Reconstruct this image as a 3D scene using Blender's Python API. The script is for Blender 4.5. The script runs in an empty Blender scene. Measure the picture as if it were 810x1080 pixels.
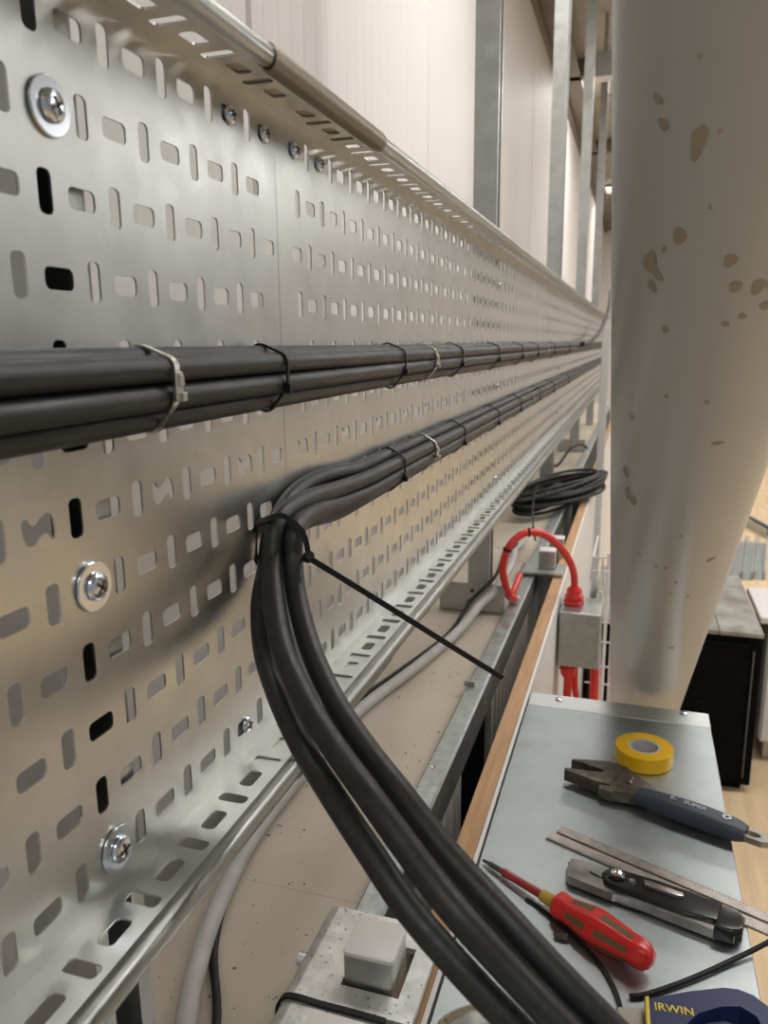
import bpy, bmesh, math, random
from mathutils import Vector, Matrix
from mathutils.geometry import tessellate_polygon
random.seed(7)
PI = math.pi
scene = bpy.context.scene
COL = scene.collection

# ------------------------------------------------------------------ camera
cam_d = bpy.data.cameras.new('camera')
cam = bpy.data.objects.new('camera', cam_d); COL.objects.link(cam)
YAW, PIT, ROL = -0.3116217, 0.2128648, -0.0096293
f = Vector((math.sin(YAW)*math.cos(PIT), math.cos(YAW)*math.cos(PIT), -math.sin(PIT)))
r = f.cross(Vector((0, 0, 1))).normalized(); u = r.cross(f)
r2 = math.cos(ROL)*r + math.sin(ROL)*u; u2 = -math.sin(ROL)*r + math.cos(ROL)*u
cam.matrix_world = Matrix(((r2.x, u2.x, -f.x, 0.24667), (r2.y, u2.y, -f.y, 0.0), (r2.z, u2.z, -f.z, 1.5), (0, 0, 0, 1)))
cam_d.sensor_fit = 'VERTICAL'; cam_d.sensor_height = 36.0; cam_d.lens = 36.0*822.0/1080.0
cam_d.clip_start = 0.01; cam_d.clip_end = 100
cam_d.dof.use_dof = True; cam_d.dof.focus_distance = 0.60; cam_d.dof.aperture_fstop = 27.4/2.2
scene.camera = cam

# ------------------------------------------------------------------ world, lamps, exposure
W = bpy.data.worlds.new('world'); scene.world = W; W.use_nodes = True
W.node_tree.nodes['Background'].inputs[0].default_value = (0.95, 0.98, 1.0, 1)
W.node_tree.nodes['Background'].inputs[1].default_value = 0.20
scene.view_settings.view_transform = 'Standard'; scene.view_settings.look = 'None'
scene.view_settings.exposure = 0.38; scene.view_settings.gamma = 1.0
scene.view_settings.use_curve_mapping = False

def area(name, loc, target, sx, sy, power, col=(1, 0.99, 0.965)):
    l = bpy.data.lights.new(name, 'AREA'); l.shape = 'RECTANGLE'; l.size = sx; l.size_y = sy; l.energy = power; l.color = col
    o = bpy.data.objects.new(name, l); COL.objects.link(o); o.location = loc
    o.rotation_euler = (Vector(target)-Vector(loc)).to_track_quat('-Z', 'Y').to_euler()
    return o
LAMPS = [(0.60, 2.0, 42), (0.60, 5.6, 46), (0.60, 9.2, 46), (0.60, -1.4, 32), (3.4, 2.5, 30), (3.4, 6.0, 45), (3.4, 9.5, 45)]
for lx, ly, pw in LAMPS:
    area('ceiling_lamp_light', (lx, ly, 3.10), (lx-0.001, ly, 0), 0.35, 3.0, pw)

# ------------------------------------------------------------------ helpers
def mat(name, col, rough=0.5, metal=0.0, **k):
    m = bpy.data.materials.new(name); m.use_nodes = True
    nt = m.node_tree; p = nt.nodes['Principled BSDF']
    p.inputs['Base Color'].default_value = (*col, 1); p.inputs['Roughness'].default_value = rough
    p.inputs['Metallic'].default_value = metal
    for a, v in k.items(): p.inputs[a.replace('_', ' ')].default_value = v
    return m
def noise(nt, scale, detail=4, stretch=None, kind='ShaderNodeTexNoise'):
    tc = nt.nodes.new('ShaderNodeTexCoord'); mp = nt.nodes.new('ShaderNodeMapping')
    g = nt.nodes.new('ShaderNodeNewGeometry')
    nt.links.new(g.outputs['Position'], mp.inputs[0])
    if stretch: mp.inputs['Scale'].default_value = stretch
    n = nt.nodes.new(kind); n.inputs['Scale'].default_value = scale
    if kind == 'ShaderNodeTexNoise': n.inputs['Detail'].default_value = detail
    nt.links.new(mp.outputs[0], n.inputs['Vector'])
    return n
def ramp(nt, src, stops):
    c = nt.nodes.new('ShaderNodeValToRGB'); e = c.color_ramp.elements
    while len(e) < len(stops): e.new(0.5)
    for i, (p, v) in enumerate(stops):
        e[i].position = p; e[i].color = (*v, 1) if hasattr(v, '__len__') else (v, v, v, 1)
    nt.links.new(src, c.inputs[0]); return c
def mottled(name, stops, scale, rough=0.5, metal=0.0, stretch=None, bump=0.0, bscale=None, rr=None, detail=4, **k):
    """procedural material: noise-driven colour, roughness and relief"""
    m = mat(name, (1, 1, 1), rough, metal, **k); nt = m.node_tree; p = nt.nodes['Principled BSDF']
    n = noise(nt, scale, detail, stretch); c = ramp(nt, n.outputs['Fac'], stops)
    nt.links.new(c.outputs[0], p.inputs['Base Color'])
    if rr:
        n3 = noise(nt, scale*0.6, 3, stretch); c3 = ramp(nt, n3.outputs['Fac'], [(0.3, rr[0]), (0.7, rr[1])])
        nt.links.new(c3.outputs[0], p.inputs['Roughness'])
    if bump:
        n2 = noise(nt, bscale or scale, 4, stretch); b = nt.nodes.new('ShaderNodeBump')
        b.inputs['Strength'].default_value = bump; b.inputs['Distance'].default_value = 0.001
        nt.links.new(n2.outputs['Fac'], b.inputs['Height']); nt.links.new(b.outputs[0], p.inputs['Normal'])
    return m
def mix_specks(m, col, scale, lo, hi):
    """small separate specks of another colour over a mottled material"""
    nt = m.node_tree; p = nt.nodes['Principled BSDF']; src = p.inputs['Base Color'].links[0].from_socket
    n = noise(nt, scale, 2); c = ramp(nt, n.outputs['Fac'], [(lo, 0.0), (hi, 1.0)])
    mx = nt.nodes.new('ShaderNodeMix'); mx.data_type = 'RGBA'
    nt.links.new(c.outputs[0], mx.inputs[0]); nt.links.new(src, mx.inputs[6]); mx.inputs[7].default_value = (*col, 1)
    nt.links.new(mx.outputs[2], p.inputs['Base Color'])
    return m
def galv(name, base=(0.60, 0.60, 0.57), rough=(0.30, 0.42), spangle=60, dark=0.86):
    m = mat(name, base, 0.35, 1.0); nt = m.node_tree; p = nt.nodes['Principled BSDF']
    v = noise(nt, spangle, kind='ShaderNodeTexVoronoi'); n = noise(nt, 14, 6)
    hs = ramp(nt, v.outputs['Color'], [(0.0, tuple(b*dark for b in base)), (1.0, base)])
    c2 = ramp(nt, n.outputs['Fac'], [(0.3, 0.90), (0.7, 1.0)])
    mx = nt.nodes.new('ShaderNodeMix'); mx.data_type = 'RGBA'; mx.blend_type = 'MULTIPLY'; mx.inputs[0].default_value = 1
    nt.links.new(hs.outputs[0], mx.inputs[6]); nt.links.new(c2.outputs[0], mx.inputs[7])
    nt.links.new(mx.outputs[2], p.inputs['Base Color'])
    n3 = noise(nt, 30, 5); c3 = ramp(nt, n3.outputs['Fac'], [(0.3, rough[0]), (0.7, rough[1])])
    nt.links.new(c3.outputs[0], p.inputs['Roughness'])
    n4 = noise(nt, 500, 3); b = nt.nodes.new('ShaderNodeBump'); b.inputs['Strength'].default_value = 0.05; b.inputs['Distance'].default_value = 0.0005
    nt.links.new(n4.outputs['Fac'], b.inputs['Height']); nt.links.new(b.outputs[0], p.inputs['Normal'])
    return m

M = {}
M['tray'] = galv('galvanised_tray', (0.655, 0.66, 0.64), (0.30, 0.40), 90, 0.93)
M['tray_back'] = galv('galvanised_tray_far', (0.655, 0.66, 0.64), (0.28, 0.38), 70)
M['lid'] = galv('galvanised_lid', (0.47, 0.51, 0.515), (0.40, 0.50), 90, 0.94)
M['strut'] = galv('galvanised_strut', (0.53, 0.535, 0.52), (0.38, 0.55), 40)
M['rail'] = galv('galvanised_rail', (0.50, 0.53, 0.53), (0.35, 0.55), 110, 0.75)
M['bracket'] = mix_specks(mottled('weathered_zinc', [(0.3, (0.52, 0.52, 0.5)), (0.7, (0.78, 0.78, 0.76))], 60, 0.45, 0.75, bump=0.2), (0.16, 0.14, 0.12), 260, 0.66, 0.70)
M['zinc'] = mat('bright_zinc', (0.72, 0.76, 0.82), 0.22, 1.0)
M['steel'] = mat('stainless_steel', (0.74, 0.70, 0.62), 0.25, 1.0)
M['chrome'] = mat('chrome', (0.85, 0.85, 0.85), 0.06, 1.0)
M['darksteel'] = mottled('dark_phosphate_steel', [(0.3, (0.075, 0.062, 0.052)), (0.7, (0.17, 0.14, 0.115))], 120, 0.42, 0.7)
M['rulersteel'] = mottled('ruler_steel', [(0.3, (0.36, 0.32, 0.29)), (0.7, (0.52, 0.47, 0.43))], 90, 0.38, 0.8)
M['cable'] = mottled('black_pvc_sheath', [(0.35, (0.013, 0.013, 0.013)), (0.66, (0.023, 0.022, 0.021)), (0.9, (0.085, 0.08, 0.075))], 34, 0.42, 0.0, (9, 1.2, 9), 0.08, 200, (0.42, 0.55))
M['tie'] = mat('black_nylon', (0.010, 0.010, 0.010), 0.5, Specular_IOR_Level=0.3)
M['grey_cable'] = mottled('grey_pvc_sheath', [(0.3, (0.40, 0.39, 0.37)), (0.7, (0.50, 0.49, 0.47))], 30, 0.5)
M['clad'] = mottled('white_cladding_coating', [(0.3, (0.735, 0.70, 0.675)), (0.7, (0.765, 0.73, 0.705))], 3, 0.6)
M['white'] = mat('white_paint', (0.78, 0.76, 0.73), 0.5)
M['cap'] = mat('white_plastic', (0.72, 0.68, 0.665), 0.42)
M['board'] = mix_specks(mottled('beige_board', [(0.25, (0.40, 0.345, 0.275)), (0.5, (0.50, 0.435, 0.35)), (0.8, (0.60, 0.53, 0.43))], 9, 0.75, 0.0, (1, 0.4, 1), 0.3, 120), (0.09, 0.065, 0.045), 150, 0.70, 0.73)
M['timber'] = mottled('planed_softwood', [(0.3, (0.42, 0.235, 0.115)), (0.7, (0.56, 0.34, 0.18))], 26, 0.65, 0.0, (6, 0.35, 6), 0.2)
M['ply'] = mottled('pale_plywood_floor', [(0.3, (0.60, 0.43, 0.25)), (0.7, (0.74, 0.56, 0.35))], 6, 0.6, 0.0, (5, 0.5, 1))
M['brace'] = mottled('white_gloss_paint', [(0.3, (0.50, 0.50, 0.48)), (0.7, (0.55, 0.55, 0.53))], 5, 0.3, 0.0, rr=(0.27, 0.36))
M['rust'] = mottled('dull_rust_stain', [(0.3, (0.36, 0.30, 0.22)), (0.7, (0.44, 0.37, 0.28))], 90, 0.7)
M['black'] = mottled('black_cabinet_paint', [(0.3, (0.004, 0.004, 0.004)), (0.7, (0.007, 0.007, 0.007))], 20, 0.65, Specular_IOR_Level=0.04)
M['rib'] = mat('cabinet_edge_trim', (0.08, 0.08, 0.08), 0.3)
M['greytop'] = mottled('weathered_grey_lid', [(0.3, (0.20, 0.18, 0.155)), (0.7, (0.40, 0.38, 0.34))], 12, 0.7)
M['red'] = mat('red_nylon_conduit', (0.72, 0.035, 0.03), 0.32)
M['strip'] = galv('galvanised_edge_painted_sheen', (0.68, 0.70, 0.70), (0.45, 0.55), 90, 0.95)  # lid end strip: its brighter reflection is put into the base colour
M['jb'] = galv('galvanised_box', (0.50, 0.52, 0.50), (0.35, 0.5), 80)
M['yellow'] = mat('yellow_pvc_tape', (0.86, 0.50, 0.008), 0.33)
M['card'] = mat('grey_card_core', (0.52, 0.50, 0.50), 0.7)
M['wrenchgrip'] = mat('blue_grey_rubber', (0.035, 0.045, 0.066), 0.5)
M['print'] = mat('worn_grey_print', (0.45, 0.46, 0.50), 0.6)
M['drv_red'] = mat('red_handle_plastic', (0.62, 0.022, 0.018), 0.28)
M['drv_olive'] = mat('olive_soft_grip', (0.13, 0.085, 0.03), 0.6)
M['drv_sheath'] = mat('dark_red_sheath', (0.32, 0.03, 0.025), 0.35)
M['drv_yellow'] = mat('mustard_collar', (0.50, 0.32, 0.04), 0.4)
M['blue'] = mat('navy_handle_plastic', (0.012, 0.020, 0.095), 0.5)
M['gold'] = mat('yellow_band', (0.75, 0.55, 0.06), 0.4)
M['kblack'] = mat('black_knife_grip', (0.015, 0.015, 0.015), 0.22)
M['kgrey'] = mottled('cast_grey_metal', [(0.3, (0.30, 0.29, 0.28)), (0.7, (0.46, 0.44, 0.42))], 60, 0.3, 0.9)
M['clear'] = mat('translucent_jaw_pad', (0.42, 0.38, 0.33), 0.3)
M['roof'] = mottled('grey_roof_sheet', [(0.3, (0.36, 0.34, 0.30)), (0.7, (0.42, 0.40, 0.35))], 4, 0.6)
M['beam'] = mottled('brown_grey_eave', [(0.3, (0.15, 0.13, 0.10)), (0.7, (0.2, 0.175, 0.14))], 6, 0.6)
M['lampglow'] = mat('lamp_diffuser', (1, 1, 1), 0.5, 0, Emission_Color=(1, 0.95, 0.88, 1), Emission_Strength=3.0)

def link(name, me, m=None, parent=None, origin=(0, 0, 0), smooth=False):
    o = bpy.data.objects.new(name, me); COL.objects.link(o)
    if m is not None: me.materials.append(M[m] if isinstance(m, str) else m)
    if smooth:
        for p in me.polygons: p.use_smooth = True
    if parent is not None: o.parent = parent
    return o
class Thing:
    """an Empty at the thing's base; parts are given in world coordinates"""
    def __init__(s, name, loc, label=None, cat=None, group=None, kind=None):
        s.e = bpy.data.objects.new(name, None); COL.objects.link(s.e); s.e.location = loc; s.loc = Vector(loc)
        s.e.empty_display_size = 0.02
        tag(s.e, label, cat, group, kind)
    def part(s, name, bm, m, smooth=False, parent=None, label=None, kind=None, autos=True):
        bmesh.ops.translate(bm, verts=bm.verts, vec=-s.loc)
        o = finish(name, bm, m, parent if parent is not None else s.e, smooth)
        if label: o['label'] = label
        if kind: o['kind'] = kind
        return o
def tag(o, label=None, cat=None, group=None, kind=None):
    if label: o['label'] = label
    if cat: o['category'] = cat
    if group: o['group'] = group
    if kind: o['kind'] = kind
    return o
def finish(name, bm, m, parent=None, smooth=False):
    bmesh.ops.recalc_face_normals(bm, faces=bm.faces)
    if smooth:
        for fc in bm.faces: fc.smooth = True
        for e in bm.edges:
            if len(e.link_faces) == 2 and e.calc_face_angle(0) > 0.7: e.smooth = False
    me = bpy.data.meshes.new(name); bm.to_mesh(me); bm.free()
    return link(name, me, m, parent)
def solo(name, bm, m, label, cat, group=None, kind=None, smooth=False, origin=None):
    if origin is None:
        xs = [v.co.copy() for v in bm.verts]
        origin = Vector(((min(v.x for v in xs)+max(v.x for v in xs))/2, (min(v.y for v in xs)+max(v.y for v in xs))/2, min(v.z for v in xs)))
    bmesh.ops.translate(bm, verts=bm.verts, vec=-Vector(origin))
    o = finish(name, bm, m, None, smooth); o.location = origin
    return tag(o, label, cat, group, kind)

def box(bm, x0, x1, y0, y1, z0, z1, bev=0.0, seg=1):
    r_ = bmesh.ops.create_cube(bm, size=1); vs = r_['verts']
    for v in vs:
        v.co = Vector(((x0+x1)/2+v.co.x*(x1-x0), (y0+y1)/2+v.co.y*(y1-y0), (z0+z1)/2+v.co.z*(z1-z0)))
    if bev:
        es = list({e for v in vs for e in v.link_edges})
        bmesh.ops.bevel(bm, geom=es, offset=bev, segments=seg, affect='EDGES', profile=0.5)
    return bm
def B(*a, **k): return box(bmesh.new(), *a, **k)
def obox(bm, c, ax, ay, az, hx, hy, hz, bev=0.0, seg=1):
    """oriented box: centre, three axes, half sizes"""
    r_ = bmesh.ops.create_cube(bm, size=2); vs = r_['verts']; c = Vector(c)
    ax, ay, az = Vector(ax).normalized(), Vector(ay).normalized(), Vector(az).normalized()
    for v in vs: v.co = c+ax*v.co.x*hx+ay*v.co.y*hy+az*v.co.z*hz
    if bev: bmesh.ops.bevel(bm, geom=list({e for v in vs for e in v.link_edges}), offset=bev, segments=seg, affect='EDGES', profile=0.5)
    return bm
def prism(bm, pts, z0, z1, bev=0.0, seg=2, M4=None):
    """extrude a 2D outline (x,y) from z0 to z1, optional rounded edges"""
    a = [bm.verts.new((x, y, z0)) for x, y in pts]; b = [bm.verts.new((x, y, z1)) for x, y in pts]
    n = len(pts); fs = [bm.faces.new(a[::-1]), bm.faces.new(b)]
    for i in range(n): fs.append(bm.faces.new((a[i], a[(i+1) % n], b[(i+1) % n], b[i])))
    vs = a+b
    if bev:
        es = [e for fc in fs[:2] for e in fc.edges]
        rr = bmesh.ops.bevel(bm, geom=es, offset=bev, segments=seg, affect='EDGES', profile=0.5)
        vs = list({v for v in bm.verts if v.is_valid})
    if M4 is not None:
        bmesh.ops.transform(bm, matrix=M4, verts=vs)
    return bm
def plate_hole(bm, outer, hole, z0, z1):
    n, k = len(outer), len(hole); P3 = [Vector((*p, 0)) for p in outer]+[Vector((*p, 0)) for p in hole]
    tris = tessellate_polygon([P3[:n], P3[n:]])
    a = [bm.verts.new((p.x, p.y, z0)) for p in P3]; b = [bm.verts.new((p.x, p.y, z1)) for p in P3]
    for t in tris:
        bm.faces.new([a[i] for i in t]); bm.faces.new([b[i] for i in t[::-1]])
    for rng in (range(n), range(n, n+k)):
        L = list(rng)
        for i in range(len(L)):
            i0, i1 = L[i], L[(i+1) % len(L)]
            bm.faces.new((a[i0], a[i1], b[i1], b[i0]))
    return bm
def rrect(w, h, rad, seg=3, cx=0, cy=0):
    out = []
    for sx, sy, a0 in ((1, 1, 0), (-1, 1, PI/2), (-1, -1, PI), (1, -1, 1.5*PI)):
        for i in range(seg+1):
            a = a0+PI/2*i/seg if seg else a0+PI/4
            if seg: out.append((cx+sx*(w/2-rad)+rad*math.cos(a), cy+sy*(h/2-rad)+rad*math.sin(a)))
            else: out.append((cx+sx*w/2, cy+sy*h/2)); break
    return out
def catmull(pts, n=8, closed=False):
    P = [Vector(p) for p in pts]; out = []; L = len(P)
    for i in range(L if closed else L-1):
        g = lambda j: P[j % L] if closed else P[max(0, min(L-1, j))]
        p0, p1, p2, p3 = g(i-1), g(i), g(i+1), g(i+2)
        for k in range(n):
            t = k/n
            out.append(0.5*((2*p1)+(-p0+p2)*t+(2*p0-5*p1+4*p2-p3)*t*t+(-p0+3*p1-3*p2+p3)*t**3))
    if not closed: out.append(P[-1].copy())
    return out
def sweep(bm, pts, prof, closed=False, up=None, scales=None):
    """sweep a closed 2D profile along a path with parallel transport (or a fixed side axis)"""
    n = len(pts); rings = []; nrm = None
    for i in range(n):
        t = (pts[(i+1) % n]-pts[i-1]) if closed else (pts[min(i+1, n-1)]-pts[max(i-1, 0)])
        t.normalize()
        if up is not None:
            s = Vector(up) - t*Vector(up).dot(t); s.normalize()
        else:
            if nrm is None: nrm = t.orthogonal().normalized()
            nrm = nrm - t*nrm.dot(t); nrm.normalize(); s = nrm
        b = t.cross(s); k = scales[i] if scales else 1.0
        rings.append([bm.verts.new(pts[i]+s*x*k+b*y*k) for x, y in prof])
    m = len(prof)
    for i in range(n if closed else n-1):
        A, C = rings[i], rings[(i+1) % n]
        for j in range(m): bm.faces.new((A[j], A[(j+1) % m], C[(j+1) % m], C[j]))
    if not closed: bm.faces.new(rings[0][::-1]); bm.faces.new(rings[-1])
    return bm
def circ(rad, n=12): return [(rad*math.cos(2*PI*i/n), rad*math.sin(2*PI*i/n)) for i in range(n)]
def tube(bm, pts, rad, n=12, sub=6, closed=False, smooth_path=True):
    P = catmull(pts, sub, closed) if smooth_path else [Vector(p) for p in pts]
    return sweep(bm, P, circ(rad, n), closed)
def T(*a, **k): return tube(bmesh.new(), *a, **k)
def lathe(bm, prof, n=32, origin=(0, 0, 0), axis=(0, 0, 1)):
    """revolve (radius, height) pairs round an axis"""
    q = Vector((0, 0, 1)).rotation_difference(Vector(axis)).to_matrix(); o = Vector(origin); rings = []
    for rad, h in prof:
        rings.append([bm.verts.new(o+q @ Vector((rad*math.cos(2*PI*i/n), rad*math.sin(2*PI*i/n), h))) for i in range(n)] if rad > 1e-6 else [bm.verts.new(o+q @ Vector((0, 0, h)))])
    for A, C in zip(rings, rings[1:]):
        for i in range(n):
            j = (i+1) % n
            if len(A) == 1 and len(C) == 1: continue
            if len(A) == 1: bm.faces.new((A[0], C[i], C[j]))
            elif len(C) == 1: bm.faces.new((A[i], A[j], C[0]))
            else: bm.faces.new((A[i], A[j], C[j], C[i]))
    return bm
def text_mesh(s, size, depth=0.0004):
    c = bpy.data.curves.new('t', 'FONT'); c.body = s; c.size = size; c.extrude = depth; c.offset = size*0.012; c.resolution_u = 4
    o = bpy.data.objects.new('t', c); COL.objects.link(o)
    bpy.context.view_layer.update()
    me = bpy.data.meshes.new_from_object(o.evaluated_get(bpy.context.evaluated_depsgraph_get()))
    bpy.data.objects.remove(o); bm = bmesh.new(); bm.from_mesh(me); bpy.data.meshes.remove(me)
    return bm

# ================================================================== SETTING
solo('floor', B(-0.3, 6, -2.5, 12, -0.06, 0.0), 'ply', 'pale plywood mezzanine floor seen at the right', 'floor', kind='structure')
# left wall of white profiled cladding panels, one part per sheet
wl = Thing('wall_left', (-0.32, 4.5, 0), 'white ribbed cladding wall behind the cable tray', 'wall', kind='structure')
def clad_panel(y0, y1, x, z0, z1, pitch=0.05, face=1, dp=0.0006):
    pts = [(x-face*0.03, y0+0.003)]; y = y0+0.003; pts.append((x-face*0.006, y)); pts.append((x, y+0.006)); yy = y+0.03
    while yy < y1-0.03:
        pts += [(x, yy), (x-face*dp, yy+0.005), (x-face*dp, yy+0.013), (x, yy+0.018)]; yy += pitch
    pts += [(x, y1-0.009), (x-face*0.006, y1-0.003), (x-face*0.03, y1-0.003)]
    return prism(bmesh.new(), pts, z0, z1)
for k in range(14):
    wl.part('cladding_panel', clad_panel(-1.90+k, -0.90+k, -0.30, 0, 3.03), 'clad')
# eave trim, ceiling sheets and purlins
tr = Thing('trim_1', (-0.15, 5, 2.6), 'dark eave angle along the head of the cladding wall', 'trim', kind='structure')
tr.part('eave_angle', B(-0.30, -0.275, -2, 12, 2.99, 3.16), 'beam'); tr.part('eave_plate', B(-0.30, -0.17, -2, 12, 3.03, 3.04), 'beam')
ce = Thing('ceiling', (2, 4, 3.1), 'grey profiled roof sheets seen between the posts', 'ceiling', kind='structure')
for k in range(7):
    y0 = -2+2*k
    bm = bmesh.new()
    xs = [(-0.32, 3.11), (6.0, 3.80)]
    a = [bm.verts.new((x, y, z+dz)) for dz in (0, 0.05) for (x, z) in xs for y in (y0+0.01, y0+1.99)]
    for q in ((0, 1, 3, 2), (4, 6, 7, 5), (0, 2, 6, 4), (1, 5, 7, 3), (0, 4, 5, 1), (2, 3, 7, 6)): bm.faces.new([a[i] for i in q])
    ce.part('roof_sheet', bm, 'roof')
for k in range(6):
    y0 = 1.2+k*1.98
    ce.part('roof_beam', B(-0.27, 3.0, y0, y0+0.07, 3.03, 3.12), 'beam')
wb = B(-0.3, 6, 12, 12.1, 0, 3.8); solo('wall_back', wb, 'clad', 'unseen white end wall beyond the tray, added for reflections', 'wall', kind='structure')  # out of view, added to give the metal something to reflect
# partition right of the rail: white board panel capped by a timber batten
wr = Thing('wall_right', (0.12, 3, 0), 'low white partition panel below the timber batten', 'wall', kind='structure')
wr.part('partition_board', B(0.1185, 0.1225, -0.6, 7.0, 0, 0.999), 'white')
# lower cladding under the galvanised rail with open gaps
for i, (y0, y1) in enumerate(((-0.6, 0.93), (1.14, 1.60), (1.76, 2.9), (2.98, 7.0))):
    wr.part('cladding_panel', clad_panel(y0, y1, 0.054, 0, 0.952, 0.04, dp=0.003), 'clad')
solo('painted_void', B(-0.06, 0.045, 0.90, 1.17, 0.0, 0.945, bev=0.003), 'black', 'painted-dark casing showing in the gap under the rail', 'void')  # solid black block added to imitate the dark void below the rail
# ledge boards under the tray
for i, (y0, y1, lab) in enumerate(((-0.6, 0.5999, 'beige chipboard ledge under the tray, nearest board, speckled with swarf'),
                                   (0.600, 1.93, 'beige chipboard ledge board under the tray where the steel foot bracket stands'),
                                   (1.932, 3.40, 'beige chipboard ledge board under the coil of black cable'),
                                   (3.402, 7.0, 'beige chipboard ledge board farthest along under the tray'))):
    solo('ledge_board', B(-0.155, 0.0295, y0, y1, 0.967, 0.985, bev=0.0003), 'board', lab, 'board', group='chipboard ledge boards')

# ================================================================== POSTS
def strut_post(y, z1, lab, x0=-0.045, slot_to_cam=True):
    """41 mm slotted channel, open side facing the tray"""
    t = Thing('strut_post', (x0+0.02, y, 0.985), lab, 'post', 'galvanised strut posts behind the tray')
    h = 0.0215; xf = -0.0035
    # C profile with return lips, opening towards +X
    o = [(x0, -h), (xf, -h), (xf, -0.0105), (xf-0.008, -0.0105), (xf-0.008, -0.0125), (xf-0.002, -0.0125), (xf-0.002, -h+0.0025), (x0+0.0025, -h+0.0025),
         (x0+0.0025, h-0.0025), (xf-0.002, h-0.0025), (xf-0.002, 0.0125), (xf-0.008, 0.0125), (xf-0.008, 0.0105), (xf, 0.0105), (xf, h), (x0, h)]
    t.part('channel', prism(bmesh.new(), [(a, y+b) for a, b in o], 0.985, z1), 'strut')
    return t
p0 = strut_post(0.304, 3.03, 'galvanised slotted strut post nearest the camera, seen black through the tray holes')
def foot(t, y, holes=True):
    bm = bmesh.new()
    plate = [(-0.100, 0.989), (0.028, 0.989), (0.028, 1.044), (-0.100, 1.044)]
    prism(bm, plate, 0, 0.005); bmesh.ops.transform(bm, matrix=Matrix(((1, 0, 0, 0), (0, 0, 1, y-0.0265), (0, 1, 0, 0), (0, 0, 0, 1))), verts=bm.verts)
    fp = t.part('foot_plate', bm, 'strut')
    box_ = B(-0.100, 0.028, y-0.0215, y+0.05, 0.985, 0.990); t.part('base_flange', box_, 'strut')
    for (px, pz) in ((-0.035, 1.030), (-0.041, 1.008)):
        b2 = lathe(bmesh.new(), [(0, 0), (0.0035, 0), (0.0035, 0.003), (0, 0.003)], 12, (px, y-0.0295, pz), (0, 1, 0))
        t.part('hole_disc', b2, 'tie', parent=None)  # darkness of a plate hole drawn as a raised black disc
p1 = strut_post(1.455, 3.03, 'widest grey strut post rising above the tray, standing on a holed foot plate'); foot(p1, 1.455)
p2 = strut_post(2.62, 3.03, 'second grey strut post from the left above the tray, with a bright lit edge'); foot(p2, 2.62)
p3 = strut_post(3.83, 3.03, 'slim grey strut post third from the left above the tray'); foot(p3, 3.83)
p4 = strut_post(5.1, 3.03, 'farthest grey strut post beside the white brace tube')
# bright square tube on second post
p2.part('edge_strip', B(-0.0033, -0.0005, 2.641, 2.644, 1.67, 3.03), 'strut')
t = Thing('pipe_box', (-0.03, 4.55, 2.8), 'pale square box fixed high between the far posts', 'box')
t.part('box_body', B(-0.05, 0.05, 4.5, 4.62, 2.83, 2.93, bev=0.004), 'white'); t.part('box_lid', B(-0.055, 0.055, 4.495, 4.5, 2.825, 2.935), 'strut'); t.part('hanger', B(-0.01, 0.01, 4.54, 4.58, 2.93, 3.13), 'strut')

# ================================================================== CABLE TRAY
ROW0, RP, UP = 1.6374, 0.036, 0.024065
ZT, ZB = 1.656, 1.219
HOFF = (0.0305, 0.0105)
def slot_poly(kind, far):
    seg = 0 if far else 3
    if kind == 'H': return rrect(0.0185, 0.0098, 0.003, seg)
    if kind == 'V': return rrect(0.0088, 0.0190, 0.003, seg)
    if kind == 'N':
        L = [(-0.0104, 0.0030), (-0.0100, 0.0052), (-0.0084, 0.0063), (-0.0066, 0.0055), (-0.0054, 0.0034), (-0.0040, 0.0022), (-0.0018, 0.0028), (0.0013, 0.0051), (0.0053, 0.0066), (0.0080, 0.0056), (0.0098, 0.0024)]
        return (L+[(-x, -y) for x, y in L])[::-1]
def perf_sheet(cells, mp, thick):
    """cells: (u0,u1,v0,v1,cu,cv,kind,far); mp maps (u,v,t) to a point, t = depth behind the face"""
    verts = []; faces = []
    cache = {}
    for (u0, u1, v0, v1, cu, cv, kind, far) in cells:
        key = (round(u0-cu, 6), round(u1-cu, 6), round(v0-cv, 6), round(v1-cv, 6), kind, far)
        if key not in cache:
            outer = [(u0-cu, v0-cv), (u1-cu, v0-cv), (u1-cu, v1-cv), (u0-cu, v1-cv)]
            if kind:
                hole = slot_poly(kind, far); P3 = [Vector((*p, 0)) for p in outer+hole]
                cache[key] = (outer+hole, [tuple(x) for x in tessellate_polygon([P3[:4], P3[4:]])], len(hole))
            else: cache[key] = (outer, [(0, 1, 2), (0, 2, 3)], 0)
        pts, tris, hn = cache[key]; n = len(verts); m = len(pts)
        for tt in (0, thick):
            verts += [mp(cu+x, cv+y, tt) for x, y in pts]
        for a, b, c in tris:
            p, q, s = Vector((*pts[a], 0)), Vector((*pts[b], 0)), Vector((*pts[c], 0))
            if (q-p).cross(s-p).z < 0: b, c = c, b
            faces.append((n+a, n+b, n+c)); faces.append((n+m+a, n+m+c, n+m+b))
        for i in range(hn):
            i0, i1 = 4+i, 4+(i+1) % hn
            faces.append((n+i1, n+i0, n+m+i0, n+m+i1))
    me = bpy.data.meshes.new('sheet'); me.from_pydata(verts, [], faces); me.update()
    return me
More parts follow.
